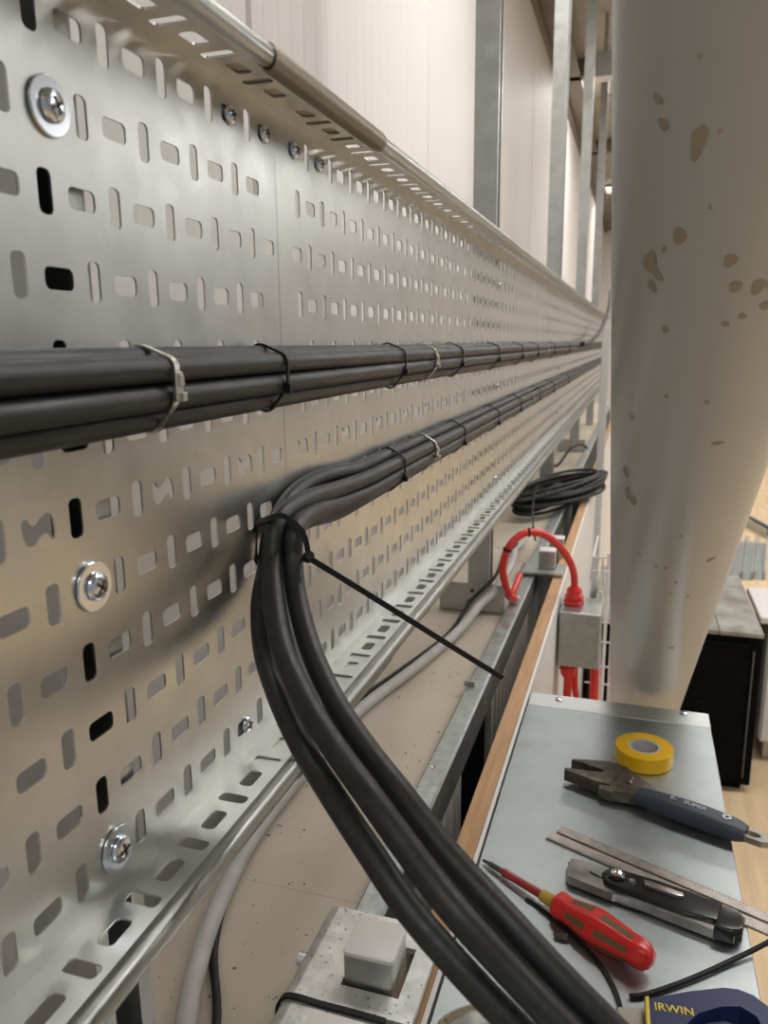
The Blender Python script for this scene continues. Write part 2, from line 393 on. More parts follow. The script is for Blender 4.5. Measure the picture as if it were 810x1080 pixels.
def tray_section(ya, yb, label, m='tray'):
    t = Thing('cable_tray', (0, (ya+yb)/2, ZB), label, 'cable tray', 'sections of the perforated cable tray')
    oy = (ya+yb)/2
    cells = []
    for k in range(12):
        zc = ROW0-k*RP; v1 = ZT if k == 0 else zc+RP/2; v0 = ZB if k == 11 else zc-RP/2
        off = HOFF[k % 2]; i0 = math.ceil((ya-off)/UP-0.5)
        u = ya; i = i0
        while True:
            c = off+i*UP; a = c-UP/2; b = c+UP/2
            kind = 'H' if i % 2 == 0 else 'V'
            if b > yb-0.002: break
            if a > ya+0.002:
                if a > u: cells.append((u, a, v0, v1, u, v0, None, False))
                if k == 6 and kind == 'H' and (i//2) % 2 == 1: kind = 'N'
                cells.append((a, b, v0, v1, c, zc, kind, c > 1.3)); u = b
            i += 1
        if u < yb: cells.append((u, yb, v0, v1, u, v0, None, False))
    me = perf_sheet(cells, lambda a, b, tt: (-tt, a-oy, b-ZB), 0.0012)
    # normals: (u=Y, v=Z) faces already point to +X
    t.back = link('back_panel', me, m, t.e)
    for nm, z, sg in (('top_flange', ZT, 1), ('bottom_flange', ZB, -1)):
        cells = []; par = 1 if sg > 0 else 0; off = HOFF[0]+(0.006 if sg > 0 else 0.0025); u = ya; i = math.ceil((ya-off)/UP-0.5)
        while True:
            c = off+i*UP; a = c-UP/2; b = c+UP/2
            if b > yb-0.002: break
            if a > ya+0.002:
                if a > u: cells.append((u, a, 0, 0.031, u, 0, None, False))
                cells.append((a, b, 0, 0.031, c, 0.0175, 'H' if i % 2 == par else 'V', c > 1.6)); u = b
            i += 1
        cells.append((u, yb, 0, 0.031, u, 0, None, False))
        fm = perf_sheet(cells, lambda a, b, tt, z=z, sg=sg: (b, a-oy, z+sg*tt-ZB), 0.0012)
        fl = link(nm, fm, m, t.e)
        pr = [(0.031, 0), (0.0325, 0.0012), (0.0350, 0.0030), (0.0380, 0.0042), (0.0408, 0.0040), (0.0432, 0.0022), (0.0444, -0.001), (0.0440, -0.0045), (0.0420, -0.0070), (0.039, -0.008)]
        pr2 = [(x, z-sg*(-1)*(y)*(1 if sg < 0 else 1)) for x, y in pr] if sg < 0 else [(x, z-y) for x, y in pr]
        pr2 = [(x, z+(y if sg < 0 else -y)) for x, y in pr]
        bm = bmesh.new()
        A = [bm.verts.new((x, ya, zz)) for x, zz in pr2]; C = [bm.verts.new((x, yb, zz)) for x, zz in pr2]
        for i2 in range(len(pr2)-1): bm.faces.new((A[i2], A[i2+1], C[i2+1], C[i2]))
        bmesh.ops.solidify(bm, geom=bm.faces, thickness=0.0010)
        bmesh.ops.translate(bm, verts=bm.verts, vec=-t.loc)
        finish('rolled_lip', bm, m, t.e, True)
    return t
SEAM = 0.527
s1 = tray_section(-0.30, SEAM-0.00025, 'nearest section of perforated galvanised cable tray, left of the vertical seam')
s2 = tray_section(SEAM+0.00025, 3.0, 'long middle section of perforated galvanised cable tray, right of the vertical seam')
s3 = tray_section(3.001, 6.0, 'farthest section of perforated galvanised cable tray, meeting the white tube', 'tray_back')

# lip covers joining the sections
def lip_cover(z, sg, y0, y1, label, m):
    t = Thing('lip_cover', (0.04, (y0+y1)/2, z), label, 'coupler', 'couplers gripping the tray lips')
    pr = [(0.0325, 0.0022), (0.0345, 0.0040), (0.0380, 0.0054), (0.0415, 0.0051), (0.0442, 0.0030), (0.0456, -0.001), (0.0452, -0.0052), (0.0430, -0.0082), (0.0395, -0.0095)]
    bm = bmesh.new(); A = [bm.verts.new((x, y0, z+(q if sg < 0 else -q))) for x, q in pr]; C = [bm.verts.new((x, y1, z+(q if sg < 0 else -q))) for x, q in pr]
    for i in range(len(pr)-1): bm.faces.new((A[i], A[i+1], C[i+1], C[i]))
    bmesh.ops.solidify(bm, geom=bm.faces, thickness=0.0010)
    t.part('lip_sleeve', bm, m, True)
    zz = z+sg*0.0015
    t.part('cover_strip', B(0.003, 0.040, y0, y1, min(zz, zz+sg*0.0013), max(zz, zz+sg*0.0013)), m)
    return t
M['cover'] = mottled('bare_cover_steel', [(0.3, (0.44, 0.39, 0.31)), (0.7, (0.52, 0.46, 0.37))], 30, 0.45, 0.6)
lip_cover(ZT, 1, 0.438, 0.640, 'beige steel joint cover gripping the upper lip of the tray over the seam', 'cover')
lip_cover(ZB, -1, 0.440, 0.645, 'steel joint cover gripping the lower lip of the tray under the cables', 'tray')

# bolts
def roofing_bolt(y, z, label, washer=True, rot=0.0, group='washer bolts through the tray'):
    t = Thing('washer_bolt' if washer else 'joint_bolt', (0, y, z), label, 'bolt', group)
    x = 0.0003
    if washer:
        t.part('washer', lathe(bmesh.new(), [(0.0045, x), (0.0120, x), (0.0124, x+0.0004), (0.0124, x+0.0014), (0.0120, x+0.0018), (0.0045, x+0.0018)], 48, (0, y, z), (1, 0, 0)), 'zinc')
        x += 0.002
    rh = 0.0072 if washer else 0.0060
    hd = t.part('screw_head', lathe(bmesh.new(), [(rh*0.96, x), (rh, x+0.0008), (rh*0.93, x+0.0018), (rh*0.72, x+0.0027), (rh*0.4, x+0.0033), (0, x+0.0035)], 28, (0, y, z), (1, 0, 0)), 'zinc', True)
    bm = bmesh.new()
    for a in (rot, rot+PI/2):
        d = Vector((0, math.cos(a), math.sin(a)))
        obox(bm, (x+0.0030, y, z), (1, 0, 0), d, (0, -math.sin(a), math.cos(a)), 0.0006, rh*0.52, 0.0008)
    t.part('cross_recess', bm, 'darksteel', parent=hd)
    if not washer:
        t.part('square_nut', B(-0.007, -0.0016, y-0.008, y+0.008, z-0.0075, z+0.0075, bev=0.0008), 'zinc')
    return t
roofing_bolt(0.3015, 1.6005, 'large zinc washer bolt at the top left corner of the tray', rot=0.5)
roofing_bolt(0.302, 1.386, 'large zinc washer bolt halfway down the tray, left of the bent cables', rot=0.9)
roofing_bolt(0.302, 1.2425, 'large zinc washer bolt just above the lower flange of the tray', rot=0.2)
for y, l in ((0.464, 'first from the left'), (0.511, 'just left of the seam'), (0.560, 'just right of the seam'), (0.607, 'fourth from the left')):
    roofing_bolt(y, ROW0, 'small zinc joint bolt in the top row of slots, '+l, False, random.random(), 'joint bolts in the top row')
roofing_bolt(0.447, 1.2410, 'small zinc joint bolt in the bottom row of slots left of the cables', False, 0.3, 'joint bolts in the bottom row')
for y, z, l in ((1.455, 1.421, 'tiny bright bolt on the second post between the two cable bundles'), (1.455, 1.247, 'tiny bright bolt on the second post just above the lower flange'),
                (1.455, 1.601, 'tiny bolt on the second post near the top of the tray'), (2.62, 1.272, 'tiny distant bolt on the third post near the lower flange'),
                (2.62, 1.416, 'tiny distant bolt on the third post between the cable bundles')):
    roofing_bolt(y, z, l, False, 0.4, 'small bolts fixing the tray to the far posts')

# ================================================================== CABLES
R = 0.00675
def cable(pts, label, group, rad=R, m='cable', sub=8, n=14, name='power_cable'):
    return solo(name, T(pts, rad, n, sub), m, label, 'cable', group, smooth=True)
def straight(x, z, ya, yb, ph, amp=0.0008, k=9):
    out = []
    for i in range(k+1):
        y = ya+(yb-ya)*(i/k)**1.6
        out.append((x+amp*math.sin(ph+y*7), y, z+amp*math.sin(ph*2+y*5)-(0.05*max(0, 0.30-y)**2)))
    return out
UB = [(0.0185, 1.4880, 'upper bundle, front cable of the upper pair'), (0.0185, 1.4748, 'upper bundle, front cable of the lower pair'),
      (0.0075, 1.4925, 'upper bundle, topmost cable at the back against the tray'), (0.0095, 1.4640, 'upper bundle, lowest cable at the back against the tray'),
      (0.0072, 1.4796, 'upper bundle, hidden middle cable against the tray')]
for i, (x, z, l) in enumerate(UB):
    cable(straight(x, z, -0.25, 5.6, i*1.7, 0.0005, 16), 'black cable of the '+l, 'black power cables of the upper bundle')
# lower bundle: straight run along the tray, then the bend out towards the front
Mp = [(0.0237, 0.4609, 1.3846), (0.0258, 0.4458, 1.3626), (0.0364, 0.4237, 1.3447), (0.0563, 0.3932, 1.3241), (0.0842, 0.3612, 1.3096), (0.1112, 0.3354, 1.2994), (0.1375, 0.3103, 1.2936), (0.1629, 0.2937, 1.2793), (0.1854, 0.2817, 1.2652), (0.2088, 0.2791, 1.2446), (0.2311, 0.2768, 1.2263), (0.2661, 0.2759, 1.1965)]
Rp = [(0.0354, 0.4635, 1.3796), (0.0368, 0.4544, 1.3611), (0.0466, 0.4370, 1.3414), (0.0685, 0.4069, 1.3201), (0.0960, 0.3747, 1.3049), (0.1232, 0.3488, 1.2941), (0.1484, 0.3280, 1.2850), (0.1751, 0.3116, 1.2696), (0.2015, 0.3005, 1.2543), (0.2263, 0.2937, 1.2366), (0.2497, 0.2915, 1.2175), (0.2855, 0.2907, 1.1867)]
Lp = [(0.0100, 0.4800, 1.3720), (0.0100, 0.4685, 1.3482), (0.0160, 0.4454, 1.3291), (0.0333, 0.4147, 1.3098), (0.0611, 0.3781, 1.2985), (0.0865, 0.3515, 1.2868), (0.1145, 0.3219, 1.2825), (0.1417, 0.3009, 1.2699), (0.1639, 0.2885, 1.2547), (0.1886, 0.2816, 1.2369), (0.2118, 0.2794, 1.2179), (0.2479, 0.2786, 1.1870)]
Bp = [(0.0162, 0.4855, 1.3616), (0.0241, 0.4600, 1.3383), (0.0459, 0.4277, 1.3088), (0.0754, 0.3912, 1.2884), (0.1155, 0.3579, 1.2741), (0.1548, 0.3340, 1.2551), (0.1893, 0.3189, 1.2344), (0.2241, 0.3132, 1.2071), (0.2677, 0.3083, 1.1711)]
def lower(x, z, ph, bend, mid):
    run = straight(x, z, 0.66, 5.6, ph, 0.0005, 14)
    return run[::-1]+mid+bend
cable(lower(0.0190, 1.3815, 0.3, Mp, [(0.0195, 0.58, 1.3850), (0.0215, 0.51, 1.3895)]), 'black cable of the lower bundle, bending out in the middle of the three', 'black power cables of the lower bundle')
cable(lower(0.0183, 1.3680, 1.3, Rp, [(0.0190, 0.58, 1.3730), (0.0280, 0.51, 1.3805)]), 'black cable of the lower bundle, bending out as the right-hand one of the three', 'black power cables of the lower bundle')
cable(lower(0.0078, 1.3885, 2.3, Lp, [(0.0078, 0.58, 1.3950), (0.0078, 0.52, 1.3900)]), 'black cable of the lower bundle, bending down as the left-hand one of the three', 'black power cables of the lower bundle')
cable(lower(0.0078, 1.3590, 3.3, Bp, [(0.0082, 0.60, 1.3600), (0.0110, 0.53, 1.3680)]), 'black cable lowest in the lower bundle, bending away behind the other three', 'black power cables of the lower bundle')
cable(straight(0.0075, 1.3740, 0.62, 5.6, 0.8, 0.0005, 14), 'black cable at the back of the lower bundle against the tray', 'black power cables of the lower bundle')
LB = [(0.0190, 1.3815), (0.0183, 1.3680), (0.0078, 1.3885), (0.0078, 1.3590)]

def hull(pts):
    pts = sorted(set(pts)); 
    def half(p):
        h = []
        for q in p:
            while len(h) > 1 and (h[-1][0]-h[-2][0])*(q[1]-h[-2][1])-(h[-1][1]-h[-2][1])*(q[0]-h[-2][0]) <= 0: h.pop()
            h.append(q)
        return h[:-1]
    return half(pts)+half(pts[::-1])
def cable_tie(centres, y, label, kind='black', group=None):
    steel = kind == 'steel'
    w, th = (0.0023, 0.0005) if steel else (0.0016, 0.0007)
    pts = []
    for cx, cz in centres:
        for i in range(20): pts.append((round(cx+(R+0.0011)*math.cos(i*PI/10), 5), round(cz+(R+0.0011)*math.sin(i*PI/10), 5)))
    zs = [c[1] for c in centres]
    pts = [p for p in pts if p[0] > 0.0016]+[(-0.0022, max(zs)+0.002), (-0.0022, min(zs)-0.002)]
    H = hull(pts)
    P = [Vector((a, y+(0.0012*math.sin(i*0.7)), b)) for i, (a, b) in enumerate(H)]
    t = Thing('steel_cable_tie' if steel else 'cable_tie', (0.02, y, min(zs)-0.008), label, 'cable tie', group)
    t.part('strap', sweep(bmesh.new(), P, [(-w, -th), (w, -th), (w, th), (-w, th)], True, up=(0, 1, 0)), 'steel' if steel else 'tie')
    fx = max(p[0] for p in H)
    if steel:
        zc = sum(zs)/len(zs)+0.001
        bk = t.part('buckle', B(fx-0.0008, fx+0.0020, y-0.0034, y+0.0034, zc-0.0085, zc+0.0065, bev=0.0004), 'steel')
        bm = bmesh.new(); box(bm, fx+0.0018, fx+0.0042, y-0.0012, y+0.003, zc-0.0085, zc-0.0040, bev=0.0004); box(bm, fx+0.0018, fx+0.0032, y-0.0010, y+0.0026, zc-0.0010, zc+0.0050, bev=0.0004)
        t.part('locking_tongue', bm, 'steel', parent=bk)
    else:
        fz = [c for c in centres if c[0] > 0.012]; zl = min(c[1] for c in fz)-0.0030; fx = fz[0][0]+R+0.0008
        t.part('head', B(fx-0.0020, fx+0.0030, y-0.0028, y+0.0028, zl-0.0030, zl+0.0030, bev=0.0007), 'tie')
    return t
UC = [(x, z) for x, z, _ in UB]
cable_tie(UC, 0.346, 'stainless steel tie with buckle round the upper cables near the left edge', 'steel', 'steel ties on the upper bundle')
cable_tie(UC, 0.885, 'small bright steel tie round the upper cables in the picture centre', 'steel', 'steel ties on the upper bundle')
cable_tie(UC, 2.05, 'tiny distant steel tie round the upper cables', 'steel', 'steel ties on the upper bundle')
od = ['nearest', 'second', 'third', 'fourth', 'fifth', 'sixth', 'seventh', 'eighth']
for i, y in enumerate((0.479, 0.759, 1.03, 1.32, 1.60, 1.86, 2.25, 2.75)):
    cable_tie(UC, y, 'black nylon tie round the upper cables, %s along the tray' % od[i], group='black ties on the upper bundle')
cable_tie(LB, 0.885, 'small bright steel tie round the lower cables in the picture centre', 'steel', 'steel ties on the lower bundle')
cable_tie(LB, 1.78, 'tiny distant steel tie round the lower cables', 'steel', 'steel ties on the lower bundle')
for i, y in enumerate((0.755, 1.05, 1.33, 1.60, 1.93, 2.25, 2.75)):
    cable_tie(LB, y, 'black nylon tie round the lower cables, %s along the tray' % od[i], group='black ties on the lower bundle')
t = Thing('cable_tie', (0.02, 0.46, 1.36), 'black nylon tie with long uncut tail where the lower cables bend out', 'cable tie')
P = catmull([(0.0012, 0.4732, 1.3772), (0.0221, 0.4500, 1.3863+0.002), (0.0312, 0.4500, 1.3915), (0.0395, 0.4500, 1.3880), (0.0450, 0.4505, 1.3825), (0.0480, 0.4515, 1.3740), (0.0470, 0.4529, 1.3640), (0.0180, 0.4880, 1.3480), (0.0012, 0.4736, 1.3505)], 6, True)
t.part('strap', sweep(bmesh.new(), P, [(-0.0018, -0.0006), (0.0018, -0.0006), (0.0018, 0.0006), (-0.0018, 0.0006)], True, up=(0.25, 0.3, 0.9)), 'tie')
t.part('head', lathe(bmesh.new(), [(0, -0.0036), (0.0032, -0.0032), (0.0040, 0), (0.0032, 0.0030), (0, 0.0034)], 14, (0.0500, 0.4500, 1.3650), (0.5, -0.6, 0.6)), 'tie', True)
tl = catmull([(0.0500, 0.4490, 1.3650), (0.0758, 0.4581, 1.3468), (0.1037, 0.4727, 1.3243), (0.1370, 0.4981, 1.2930), (0.1666, 0.5226, 1.2644)], 8)
t.part('tail', sweep(bmesh.new(), tl, [(-0.0019, -0.0006), (0.0019, -0.0006), (0.0019, 0.0006), (-0.0019, 0.0006)], False, up=(0.5, 0.2, 0.8)), 'tie')
# thin black cable rising at the far end
cable([(0.036, 3.2, 1.492), (0.042, 3.7, 1.505), (0.050, 4.2, 1.545), (0.058, 4.6, 1.61), (0.064, 4.95, 1.70), (0.064, 5.1, 1.80)], 'single black cable curving up out of the tray at its far end', None, 0.009, name='black_cable')

# ================================================================== LEDGE ITEMS
cable([(-0.01, 0.33, 0.994), (-0.055, 0.431, 0.9945), (-0.071, 0.469, 0.9945), (-0.092, 0.536, 0.9945), (-0.110, 0.637, 0.9945), (-0.113, 0.728, 0.9945), (-0.109, 0.840, 0.9945), (-0.099, 0.966, 0.9945), (-0.070, 1.096, 0.9945), (-0.044, 1.227, 0.9945),
       (-0.028, 1.31, 1.000), (-0.012, 1.375, 1.018), (0.008, 1.43, 1.034), (0.020, 1.52, 1.050), (0.016, 1.62, 1.052), (0.000, 1.74, 1.035), (-0.005, 1.9, 1.010), (-0.03, 2.08, 0.9945)], 'thick pale grey cable lying along the beige ledge', 'cables on the ledge', 0.0085, 'grey_cable', name='grey_cable')
cable([(-0.005, 0.36, 0.989), (-0.035, 0.440, 0.989), (-0.078, 0.513, 0.989), (-0.105, 0.60, 0.989), (-0.1265, 0.72, 0.989), (-0.124, 0.86, 0.989), (-0.118, 0.986, 0.989), (-0.092, 1.10, 0.989), (-0.062, 1.232, 0.989), (-0.045, 1.31, 0.995), (-0.028, 1.37, 1.026), (-0.004, 1.395, 1.050), (0.009, 1.44, 1.062), (0.010, 1.53, 1.075), (0.022, 1.62, 1.080)],
      'thin black cable running beside the thick grey cable on the ledge', 'cables on the ledge', 0.0036, 'tie', name='black_cable')

# galvanised rail
t = Thing('steel_rail', (0.043, 2, 0.95), 'long galvanised steel rail on the edge of the beige ledge', 'rail')
o = [(0.030, 0.955), (0.030, 0.998), (0.032, 1.0), (0.054, 1.0), (0.057, 0.997), (0.057, 0.950), (0.0545, 0.950), (0.0545, 0.9965), (0.0325, 0.9965), (0.0325, 0.955)]
bm = prism(bmesh.new(), o, -0.4, 6.5); bmesh.ops.transform(bm, matrix=Matrix(((1, 0, 0, 0), (0, 0, 1, 0), (0, 1, 0, 0), (0, 0, 0, 1))), verts=bm.verts)
t.part('rail_profile', bm, 'rail')
for y in (0.83, 1.09, 1.52):
    t.part('rivet', lathe(bmesh.new(), [(0.0032, 0), (0.003, 0.001), (0, 0.0014)], 12, (0.038, y, 1.0)), 'chrome')
t.part('lug', B(0.026, 0.042, 1.065, 1.071, 1.000, 1.008), 'strut')
solo('timber_batten', B(0.0965, 0.1180, -0.5, 6.6, 0.94, 1.0, bev=0.0015, seg=2), 'timber', 'long orange-brown timber batten between the rail and the tool box lid', 'batten')

# white-capped tube posts and their brackets
def tube_post(x0, y0, z1, label, s=0.041):
    t = Thing('square_tube', (x0+s/2, y0+s/2, 0.6), label, 'tube post', 'white capped square tubes')
    w = 0.0025
    bm = bmesh.new()
    plate_hole(bm, rrect(s, s, 0.003, 2, x0+s/2, y0+s/2), rrect(s-2*w, s-2*w, 0.002, 2, x0+s/2, y0+s/2), 0.6, z1-0.004)
    t.part('tube_wall', bm, 'strut', True)
    bm = prism(bmesh.new(), rrect(s+0.001, s+0.001, 0.004, 3, x0+s/2, y0+s/2), z1-0.004, z1, bev=0.0012)
    t.part('end_cap', bm, 'cap', True)
tube_post(0.0580, 0.4725, 1.050, 'white capped square tube standing in the bracket at the bottom of the picture', 0.0395)
tube_post(0.0560, 0.3790, 1.048, 'white capped square tube cut by the bottom picture edge', 0.0400)
tube_post(0.0610, 1.6900, 1.050, 'white capped square tube framed by the red loop', 0.0355)
tube_post(0.0720, 1.8100, 1.050, 'small white capped square tube just behind the one in the red loop', 0.0325)
tube_post(0.0530, 2.8400, 1.052, 'distant white capped square tube behind the black coil')
def saddle(y0, y1, hx0, hx1, hy0, hy1, label, x0=0.016, x1=0.117, z=1.0115, m='bracket', th=0.005):
    t = Thing('tube_bracket', ((x0+x1)/2, (y0+y1)/2, 1.0), label, 'bracket', 'zinc brackets round the tubes')
    outer = [(x0+0.010, y0), (x1, y0), (x1, y1), (x0+0.016, y1), (x0+0.010, y1-0.002)]
    bm = plate_hole(bmesh.new(), [(x0+0.010, y0), (x1, y0), (x1, y1), (x0+0.010, y1)], [(hx0, hy0), (hx1, hy0), (hx1, hy1), (hx0, hy1)], z-th, z)
    t.part('bracket_plate', bm, m)
    # rounded left edge folding down over the rail
    pr = [(x0+0.010, z), (x0+0.004, z-0.0015), (x0+0.001, z-0.005), (x0, z-0.011), (x0, z-0.024), (x0+0.003, z-0.024), (x0+0.0035, z-0.012), (x0+0.006, z-0.0065), (x0+0.010, z-th)]
    bm = prism(bmesh.new(), pr, y0, y1); bmesh.ops.transform(bm, matrix=Matrix(((1, 0, 0, 0), (0, 0, 1, 0), (0, 1, 0, 0), (0, 0, 0, 1))), verts=bm.verts)
    t.part('folded_edge', bm, m, True)
    return t
b1 = saddle(0.4500, 0.5480, 0.0570, 0.1030, 0.4695, 0.5200, 'mottled zinc bracket round the white capped tube at the bottom', x0=0.0165, x1=0.1185, z=1.0225)
b1.part('bolt_end', lathe(bmesh.new(), [(0.006, 0), (0.006, 0.008), (0.004, 0.009), (0, 0.009)], 10, (0.0165, 0.500, 1.006), (-1, 0, 0)), 'zinc', True)
b2 = saddle(0.33, 0.4445, 0.0545, 0.1010, 0.3775, 0.4215, 'mottled zinc bracket at the very bottom edge below the black strap', x0=0.018, x1=0.1185, z=1.0225)
b3 = saddle(1.655, 1.735, 0.0600, 0.0985, 1.6875, 1.7280, 'thin grey steel bracket plate under the white cap inside the red loop', x0=0.020, z=1.008, m='strut')
b4 = saddle(2.80, 2.90, 0.0515, 0.0955, 2.838, 2.883, 'distant steel bracket plate behind the black coil', x0=0.01, z=1.010, m='strut')
solo('rubber_strap', sweep(bmesh.new(), catmull([(0.0140, 0.4472, 1.000), (0.0148, 0.4472, 1.012), (0.020, 0.4472, 1.0215), (0.030, 0.4472, 1.0242), (0.050, 0.4470, 1.0236), (0.075, 0.4468, 1.0240), (0.10, 0.4466, 1.0236)], 5), [(-0.0022, -0.0012), (0.0022, -0.0012), (0.0022, 0.0012), (-0.0022, 0.0012)], up=(0, 1, 0)),
     'tie', 'black strap lying between the two zinc brackets at the bottom', 'strap')

# ------------------------------------------------------------------ coil of black cable
bm = bmesh.new()
for k in range(16):
    a, b = 0.335+random.uniform(-0.07, -0.02), 0.080+random.uniform(-0.028, 0.006); tilt = random.uniform(-0.03, 0.03); cx, cy = 0.034+random.uniform(-0.008, 0.008), 2.515+random.uniform(-0.02, 0.02)
    zz = 1.014+0.0032*k
    pts = []
    for i in range(18):
        an = 2*PI*i/18; x, y = b*math.cos(an), a*math.sin(an)
        pts.append((cx+x*math.cos(tilt+0.36)+y*math.sin(tilt+0.36), cy-x*math.sin(tilt+0.36)+y*math.cos(tilt+0.36), zz+0.006*math.sin(2*an+k)))
    tube(bm, pts, 0.0052, 8, 3, True)
solo('cable_coil', bm, 'tie', 'coil of black cable lying across the rail and ledge', 'cable coil', smooth=True)
cable([(0.015, 2.28, 1.06), (0.000, 2.15, 1.11), (0.01, 1.98, 1.075), (0.035, 1.82, 1.055), (0.052, 1.70, 1.070), (0.060, 1.56, 1.13)], 'thin dark wire running from the coil down to the red loop', None, 0.0022, 'tie', n=8, name='thin_wire')
cable([(0.05, 3.6, 1.03), (0.03, 3.5, 1.06), (-0.01, 3.4, 1.05), (-0.05, 3.3, 0.995), (-0.10, 3.35, 0.99)], 'short loose dark wire on the ledge beyond the coil', None, 0.005, 'tie', n=8, name='loose_wire')

# ------------------------------------------------------------------ junction box with red conduit
t = Thing('junction_box', (0.165, 1.55, 0.865), 'small galvanised steel junction box with a red gland on top', 'junction box')
t.part('housing', B(0.126, 0.206, 1.496, 1.60, 0.866, 0.98, bev=0.002, seg=2), 'jb')
t.part('front_cover', B(0.1275, 0.2045, 1.4935, 1.4965, 0.8675, 0.9785, bev=0.0008), 'jb')
for px, pz in ((0.145, 0.945), (0.143, 0.905)):
    t.part('knockout', lathe(bmesh.new(), [(0.0115, 0.0), (0.0115, 0.001), (0.0100, 0.0014), (0, 0.0014)], 20, (px, 1.4935, pz), (0, -1, 0)), 'jb')
def gland(c, up_, rr_=0.017):
    c = Vector(c); g = t.part('gland_body', lathe(bmesh.new(), [(rr_, 0), (rr_*1.05, 0.008), (rr_*0.98, 0.010), (rr_*1.08, 0.012), (rr_*1.08, 0.020), (rr_*0.9, 0.023), (rr_*0.9, 0.030), (rr_*0.62, 0.037), (0, 0.037)], 8, c, (0, 0, up_)), 'red', False, label='red plastic cable gland')
    t.part('gland_nut', lathe(bmesh.new(), [(rr_*1.15, 0.001), (rr_*1.2, 0.003), (rr_*1.2, 0.0075), (rr_*1.12, 0.009)], 6, c, (0, 0, up_)), 'red', parent=g)
gland((0.150, 1.550, 0.980), 1); gland((0.146, 1.530, 0.866), -1)
solo('red_conduit', T([(0.15, 1.55, 1.012), (0.148, 1.545, 1.044), (0.1394, 1.525, 1.0774), (0.1215, 1.5, 1.1107), (0.0963, 1.47, 1.1393), (0.0683, 1.445, 1.1493), (0.0478, 1.43, 1.1404), (0.0328, 1.42, 1.1193), (0.0253, 1.42, 1.0903), (0.0261, 1.425, 1.0629), (0.0337, 1.445, 1.02), (0.042, 1.47, 1.0085)], 0.0072, 14), 'red',
     'bright red conduit looping up from the junction box and over the rail', 'conduit', 'red conduits', smooth=True)
solo('red_conduit', T([(0.034, 1.475, 1.012), (0.038, 1.50, 1.022), (0.043, 1.53, 1.040)], 0.006, 12), 'red', 'short red conduit end lying behind the loop beside the rail', 'conduit', 'red conduits', smooth=True)
for c, d, l in (((0.0683, 1.445, 1.1493), (1, 0.2, 0.05), 'thin black tie at the crown of the red loop'), ((0.0328, 1.42, 1.1193), (0.3, 0.02, 1), 'thin black tie low on the left of the red loop')):
    solo('conduit_tie', lathe(bmesh.new(), [(0.0074, -0.0024), (0.0086, -0.0024), (0.0086, 0.0024), (0.0074, 0.0024)], 16, c, d), 'tie', l, 'cable tie', 'black ties on the red conduit')
solo('conduit_end', lathe(bmesh.new(), [(0, 0), (0.0055, 0), (0.0055, 0.010), (0, 0.010)], 12, (0.0400, 1.468, 1.0085), (1, 0.3, -0.1)), 'white', 'pale cut end clip of the red conduit on the rail', 'clip')
solo('red_conduit', T([(0.146, 1.530, 0.832), (0.146, 1.530, 0.78), (0.148, 1.52, 0.70), (0.150, 1.50, 0.55)], 0.0085, 12), 'red', 'red conduit dropping straight from the gland under the junction box', 'conduit', 'red conduits', smooth=True)
solo('red_conduit', T([(0.196, 1.58, 0.87), (0.197, 1.58, 0.80), (0.198, 1.56, 0.74), (0.199, 1.52, 0.60)], 0.0095, 12), 'red', 'red conduit hanging at the right under the junction box', 'conduit', 'red conduits', smooth=True)
solo('red_conduit', T([(0.158, 1.545, 0.86), (0.160, 1.545, 0.80), (0.168, 1.54, 0.775), (0.185, 1.535, 0.772), (0.205, 1.53, 0.755), (0.21, 1.52, 0.70)], 0.0065, 12), 'red', 'thin red conduit curling sideways under the junction box', 'conduit', 'red conduits', smooth=True)

# ------------------------------------------------------------------ white wire rack
t = Thing('wire_rack', (0.21, 1.7, 0.5), 'white coated wire rack behind the junction box', 'rack')
def wires(name, segs, rad=0.0022):
    for a, b in segs: t.part(name, T([a, b], rad, 8, 1, smooth_path=False), 'white', True)
wires('upright_wire', [((0.2115, 1.62, 0.45), (0.2000, 1.62, 0.990)), ((0.226, 1.62, 0.45), (0.226, 1.62, 0.99)), ((0.2085, 1.78, 0.45), (0.2085, 1.78, 1.03))], 0.0036)
for z in (0.60, 0.66, 0.72, 0.785, 0.825, 0.880, 0.924):
    wires('cross_wire', [((0.176 if z < 0.84 else 0.205, 1.615, z), (0.227, 1.615, z))])
wires('basket_wire', [((0.181, 1.62, 1.063), (0.227, 1.62, 1.063)), ((0.176, 1.66, 1.022), (0.227, 1.66, 1.022)), ((0.182, 1.62, 1.063), (0.176, 1.66, 1.0)), ((0.192, 1.62, 1.063), (0.186, 1.66, 1.0)), ((0.200, 1.62, 1.063), (0.203, 1.66, 0.99)), ((0.181, 1.62, 1.063), (0.181, 1.80, 1.063))])
solo('white_post', B(0.118, 0.146, 3.0, 3.03, 0, 1.55, bev=0.002), 'brace', 'slender white post just left of the white tube', 'post')

